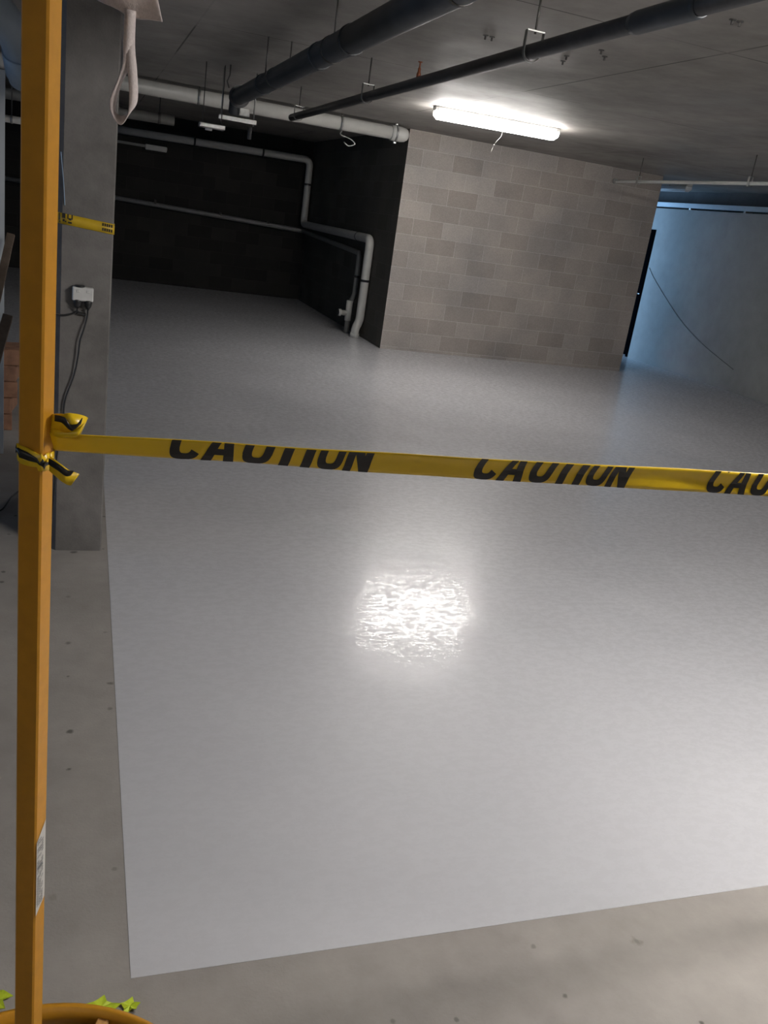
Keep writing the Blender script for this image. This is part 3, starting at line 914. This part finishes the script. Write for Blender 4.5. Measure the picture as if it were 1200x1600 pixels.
# drain pipes on the dark walls
XW = BX0 - .07
dp = thing('drain_pipe', (XW, 11.36, 0), 'larger pale drain pipe in the dark bay, dropping to the floor by the block corner', 'pipe')
path = [(.3, 15.22, 2.275), (XW - .02, 15.2, 2.30), (XW - .02, 15.2, 1.28), (XW - .0, 11.34, 1.285), (XW, 11.36, .22), (XW - .055, 11.33, .12), (XW - .055, 11.33, .003)]
MB().tube(bend(path, .11), .056, 24).build('pipe_run', M['pvc'], dp)
for (x, y, z, ax) in ((1.6, 15.21, 2.287, 'x'), (2.7, 15.2, 2.295, 'x')): ring_clamp(x, y, z, .06, ax, dp, M['plug'], .03)
ring_clamp(XW, 11.9, 1.284, .06, 'y', dp, M['plug'], .03)
MB().tube([(XW, 11.352, .735), (XW, 11.352, .765)], .0605, 24).build('pipe_clamp', M['plug'], dp)
MB().tube([(XW - .02, 15.2, 1.9), (XW - .02, 15.2, 1.93)], .0605, 24).build('pipe_clamp', M['plug'], dp)
MB().tube([(XW - .055, 11.33, .003), (XW - .055, 11.33, .06)], .063, 24).build('floor_socket', M['pvc'], dp)

d2 = thing('drain_pipe', (XW, 11.75, 0), 'smaller pale drain pipe with a capped side branch, low along the block side wall', 'pipe')
path = [(-1.4, 15.28, 1.335), (XW, 15.26, 1.165), (XW, 11.74, 1.075), (XW, 11.74, .50), (XW - .07, 11.70, .40), (XW - .07, 11.68, .004)]
MB().tube(bend(path, .08), .036, 20).build('pipe_run', M['pvc_dim'], d2)
MB().tube([(XW, 11.74, .75), (XW, 11.74, .78)], .041, 20).build('pipe_clamp', M['plug'], d2)
for x, z in ((1.05, 1.29), (2.1, 1.236), (2.9, 1.2)): ring_clamp(x, 15.272, z, .040, 'x', d2, M['rod'], .03)
br_ = MB(); br_.tube([(XW - .07, 11.69, .27), (XW - .18, 11.69, .27), (XW - .18, 11.69, .27), (XW - .215, 11.69, .27)], .04, 20, True, [.036, .036, .048, .048]); br_.build('side_branch', M['pvc'], d2)
MB().tube([(XW - .215, 11.69, .27), (XW - .222, 11.69, .27)], .04, 20).build('branch_cap', M['plug'], d2)
MB().tube([(XW - .07, 11.69, .44), (XW - .07, 11.69, .17)], .044, 20).build('tee_body', M['pvc'], d2)

# slim pale pipe at right
rp = thing('ceiling_pipe', (5.86, 7.0, 2.35), 'slim white pipe hung below the ceiling at the right edge', 'pipe')
MB().tube([(5.895, -1.0, 2.35), (5.83, 9.52, 2.35)], .0165, 18).build('pipe_run', M['pvc_bright'], rp)
MB().tube([(5.83, 9.50, 2.35), (5.83, 9.53, 2.35)], .03, 18).build('end_flange', M['galv'], rp)
for y, x in ((9.05, 5.833), (7.22, 5.845), (4.9, 5.86)):
    h = MB(); h.box(x - .024, x - .019, y - .012, y + .012, 2.325, 2.41); h.box(x + .019, x + .024, y - .012, y + .012, 2.325, 2.41); h.box(x - .024, x + .024, y - .012, y + .012, 2.405, 2.41); h.box(x - .024, x + .024, y - .012, y + .012, 2.322, 2.327)
    hg = h.build('clevis_hanger', M['galv'], rp)
    MB().tube([(x, y, 2.405), (x, y, ZC)], .005, 8).build('hanger_rod', M['rod'], hg)

# tray along the ledge on the right wall
lt_ = thing('cable_tray', (XR + .1, 8.0, 2.31), 'narrow metal cable tray lying along the top of the right wall', 'cable tray')
ty = MB(); ty.box(XR + .0, XR + .008, -1, YB - .01, 2.335, 2.40, .001); ty.box(XR + .008, XR + .16, -1, YB - .01, 2.335, 2.341); ty.box(XR + .152, XR + .16, -1, YB - .01, 2.341, 2.40)
ty.build('tray', M['duct'], lt_)
for y in (1, 3.5, 6, 8.5, 10.3, 11.5, 14.5):
    MB().box(XR + .02, XR + .14, y, y + .04, 2.31, 2.335, .002).build('bracket', M['galv'], lt_)
wc = MB().tube(spline([(XR - .006, 12.15, 1.42), (XR - .006, 11.95, 1.27), (XR - .006, 11.52, 1.01), (XR - .006, 11.0, .73), (XR - .006, 10.4, .50), (XR - .006, 9.7, .30)], 8), .0035, 6).build('wall_cable', M['rod'], None, (XR, 11, 1))
tag(wc, 'thin dark cable slanting down the bluish right wall', 'cable')

# little anchors left in the ceiling
for i, (x, y, lab) in enumerate(((2.07, 5.03, 'pair of metal anchors in the ceiling left of the thin dark pipe hanger'),
                                 (2.61, 5.07, 'upper anchor stub of the close pair right of the thin dark pipe'),
                                 (2.67, 5.22, 'lower anchor stub of the close pair right of the thin dark pipe'),
                                 (2.645, 4.742, 'upper anchor stub of the pair further right in the ceiling'),
                                 (2.744, 4.868, 'lower anchor stub of the pair further right in the ceiling'),
                                 (2.655, 3.663, 'anchor stub in the ceiling near the top right corner'),
                                 (2.0, 4.0, 'anchor stub in the ceiling at the top edge'))):
    if i == 6: continue
    mb = MB()
    mb.tube([(x, y, ZC), (x, y, ZC - .022)], .006, 8)
    mb.tube([(x, y, ZC - .004), (x, y, ZC)], .016, 12)
    if i in (0, 5):
        mb.tube([(x + .04, y, ZC), (x + .04, y, ZC - .022)], .006, 8); mb.tube([(x + .04, y, ZC - .004), (x + .04, y, ZC)], .016, 12)
    o = mb.build('ceiling_anchor', M['rod'], None, (x, y, ZC)); tag(o, lab, 'anchor', 'ceiling anchors')

# ------------------------------------------------------------------ left room odds and ends
ld = thing('air_duct', (-.65, 5.4, 2.3), 'blue-grey round duct elbow under the ceiling at the top left corner', 'duct')
MB().tube(bend([(-2.6, 5.0, 2.36), (-.55, 5.0, 2.34), (-.36, 5.35, 2.20), (-.33, 5.6, 2.0)], .25), .085, 28).build('duct_run', M['duct'], ld)
MB().tube([(-.345, 5.45, 2.12), (-.334, 5.56, 2.03)], .095, 28).build('duct_collar', M['duct'], ld)
p3 = thing('ceiling_pipe', (-1.0, 9.0, 1.92), 'short glossy pale pipe left of the yellow post', 'pipe')
MB().tube([(-3.5, 9.0, 1.90), (-.45, 9.0, 1.925)], .03, 20).build('pipe_run', M['pvc_bright'], p3)
ring_clamp(-.64, 9.0, 1.923, .034, 'x', p3, M['galv'], .02)
MB().tube([(-.64, 9.0, 1.92), (-.64, 9.0, ZC)], .005, 8).build('hanger_rod', M['rod'], p3)

def leaning(name, p_low, p_high, wdt, thk, mat, label, cat, wdir=(1, 0, 0), group=None):
    a, b = Vector(p_low), Vector(p_high)
    t = (b - a).normalized(); wd_ = Vector(wdir); wd_ = (wd_ - t * wd_.dot(t)).normalized(); nn = t.cross(wd_)
    mb = MB(); vs = []
    for base in (a, b):
        for s1, s2 in ((-1, -1), (1, -1), (1, 1), (-1, 1)):
            vs.append(base + wd_ * s1 * wdt / 2 + nn * s2 * thk / 2)
    mb.add(vs, [(3, 2, 1, 0), (4, 5, 6, 7)] + [(i, (i + 1) % 4, 4 + (i + 1) % 4, 4 + i) for i in range(4)])
    o = mb.build(name, mat, None, p_low); return tag(o, label, cat, group)
# a rack frame they lean on, hidden by the post
lr = thing('saw_horse', (-.75, 5.75, 0), 'dark timber trestle behind the yellow post carrying the leaning boards', 'trestle')
for x in (-1.15, -.66):
    MB().box(x - .02, x + .02, 6.0, 6.04, 0, 1.15, .003).build('leg', M['oldtimber'], lr)
    MB().box(x - .02, x + .02, 5.55, 5.59, 0, .02 + .03, .003).build('foot', M['oldtimber'], lr)
    MB().box(x - .02, x + .02, 5.59, 6.0, 0.0, .045, .003).build('foot', M['oldtimber'], lr)
MB().box(-1.2, -.60, 5.97, 6.0, 1.05, 1.15, .003).build('beam', M['oldtimber'], lr)
leaning('white_sheet', (-.70, 5.10, .013), (-.76, 5.97, 2.05), .60, .012, M['board'], 'tall pale sheet leaning upright at the far left edge', 'sheet', (1, 0, 0))
leaning('timber_plank', (-.60, 5.0, .02), (-.39, 5.46, 1.19), .04, .03, M['oldtimber'], 'dark plank slanting up toward the yellow post at the left edge', 'plank', (1, 0, 0))
leaning('timber_plank', (-.56, 4.85, .02), (-.385, 5.2, .78), .05, .03, M['oldtimber'], 'shorter dark plank leaning below the slanting one', 'plank', (1, 0, 0))
for i, (x, z, l, y, a, lab) in enumerate(((-.46, .0, .10, 5.80, 4, 'lowest reddish timber offcut in the heap by the left edge'), (-.45, .10, .09, 5.82, -6, 'second reddish timber offcut up in the left edge heap'),
                                  (-.44, .20, .085, 5.83, 8, 'third reddish timber offcut up in the left edge heap'), (-.425, .30, .08, 5.84, -4, 'fourth reddish timber offcut up in the left edge heap'), (-.405, .40, .07, 5.84, 10, 'topmost reddish timber offcut of the left edge heap'))):
    mt_ = Matrix.Translation((x, y, 0)) @ Matrix.Rotation(math.radians(a), 4, 'Z')
    o = MB().box(-.055 - l * .4, .055, -.13, .13, z + .001, z + .0985, .004, mt_).build('timber_offcut', M['timber'], None, (x, y, z))
    tag(o, lab, 'timber', 'timber offcuts heaped at the left edge')

# ------------------------------------------------------------------ lime scraps on the floor
def scrap(x, y, s, label, sd):
    random.seed(sd)
    n = 14; vs = [(x, y, .004)]; fs = []
    for i in range(n):
        a = 2 * math.pi * i / n
        r = s * (1.0 if i % 3 == 0 else .7) * random.uniform(.75, 1.2)
        vs.append((x + r * math.cos(a), y + r * .8 * math.sin(a), .001 + random.uniform(0, .008)))
    for i in range(n): fs.append((0, 1 + i, 1 + (i + 1) % n))
    vs2 = [(a, b, c + .0012) for a, b, c in vs]
    fs2 = [tuple(v + len(vs) for v in f) for f in fs]
    side_ = [(1 + i, 1 + (i + 1) % n, len(vs) + 1 + (i + 1) % n, len(vs) + 1 + i) for i in range(n)]
    o = MB().add(vs + vs2, [tuple(reversed(f)) for f in fs] + fs2 + side_).build('tape_scrap', M['lime'], None, (x, y, 0))
    tag(o, label, 'scrap', 'lime green scraps on the floor')
scrap(-.128, 1.425, .034, 'lime green scrap on the floor left of the yellow post', 5)
scrap(.072, 1.368, .036, 'lime green scrap just beyond the hoop base, left one of two touching', 6)
scrap(.128, 1.362, .024, 'smaller lime green scrap beyond the hoop base, right one of two touching', 8)
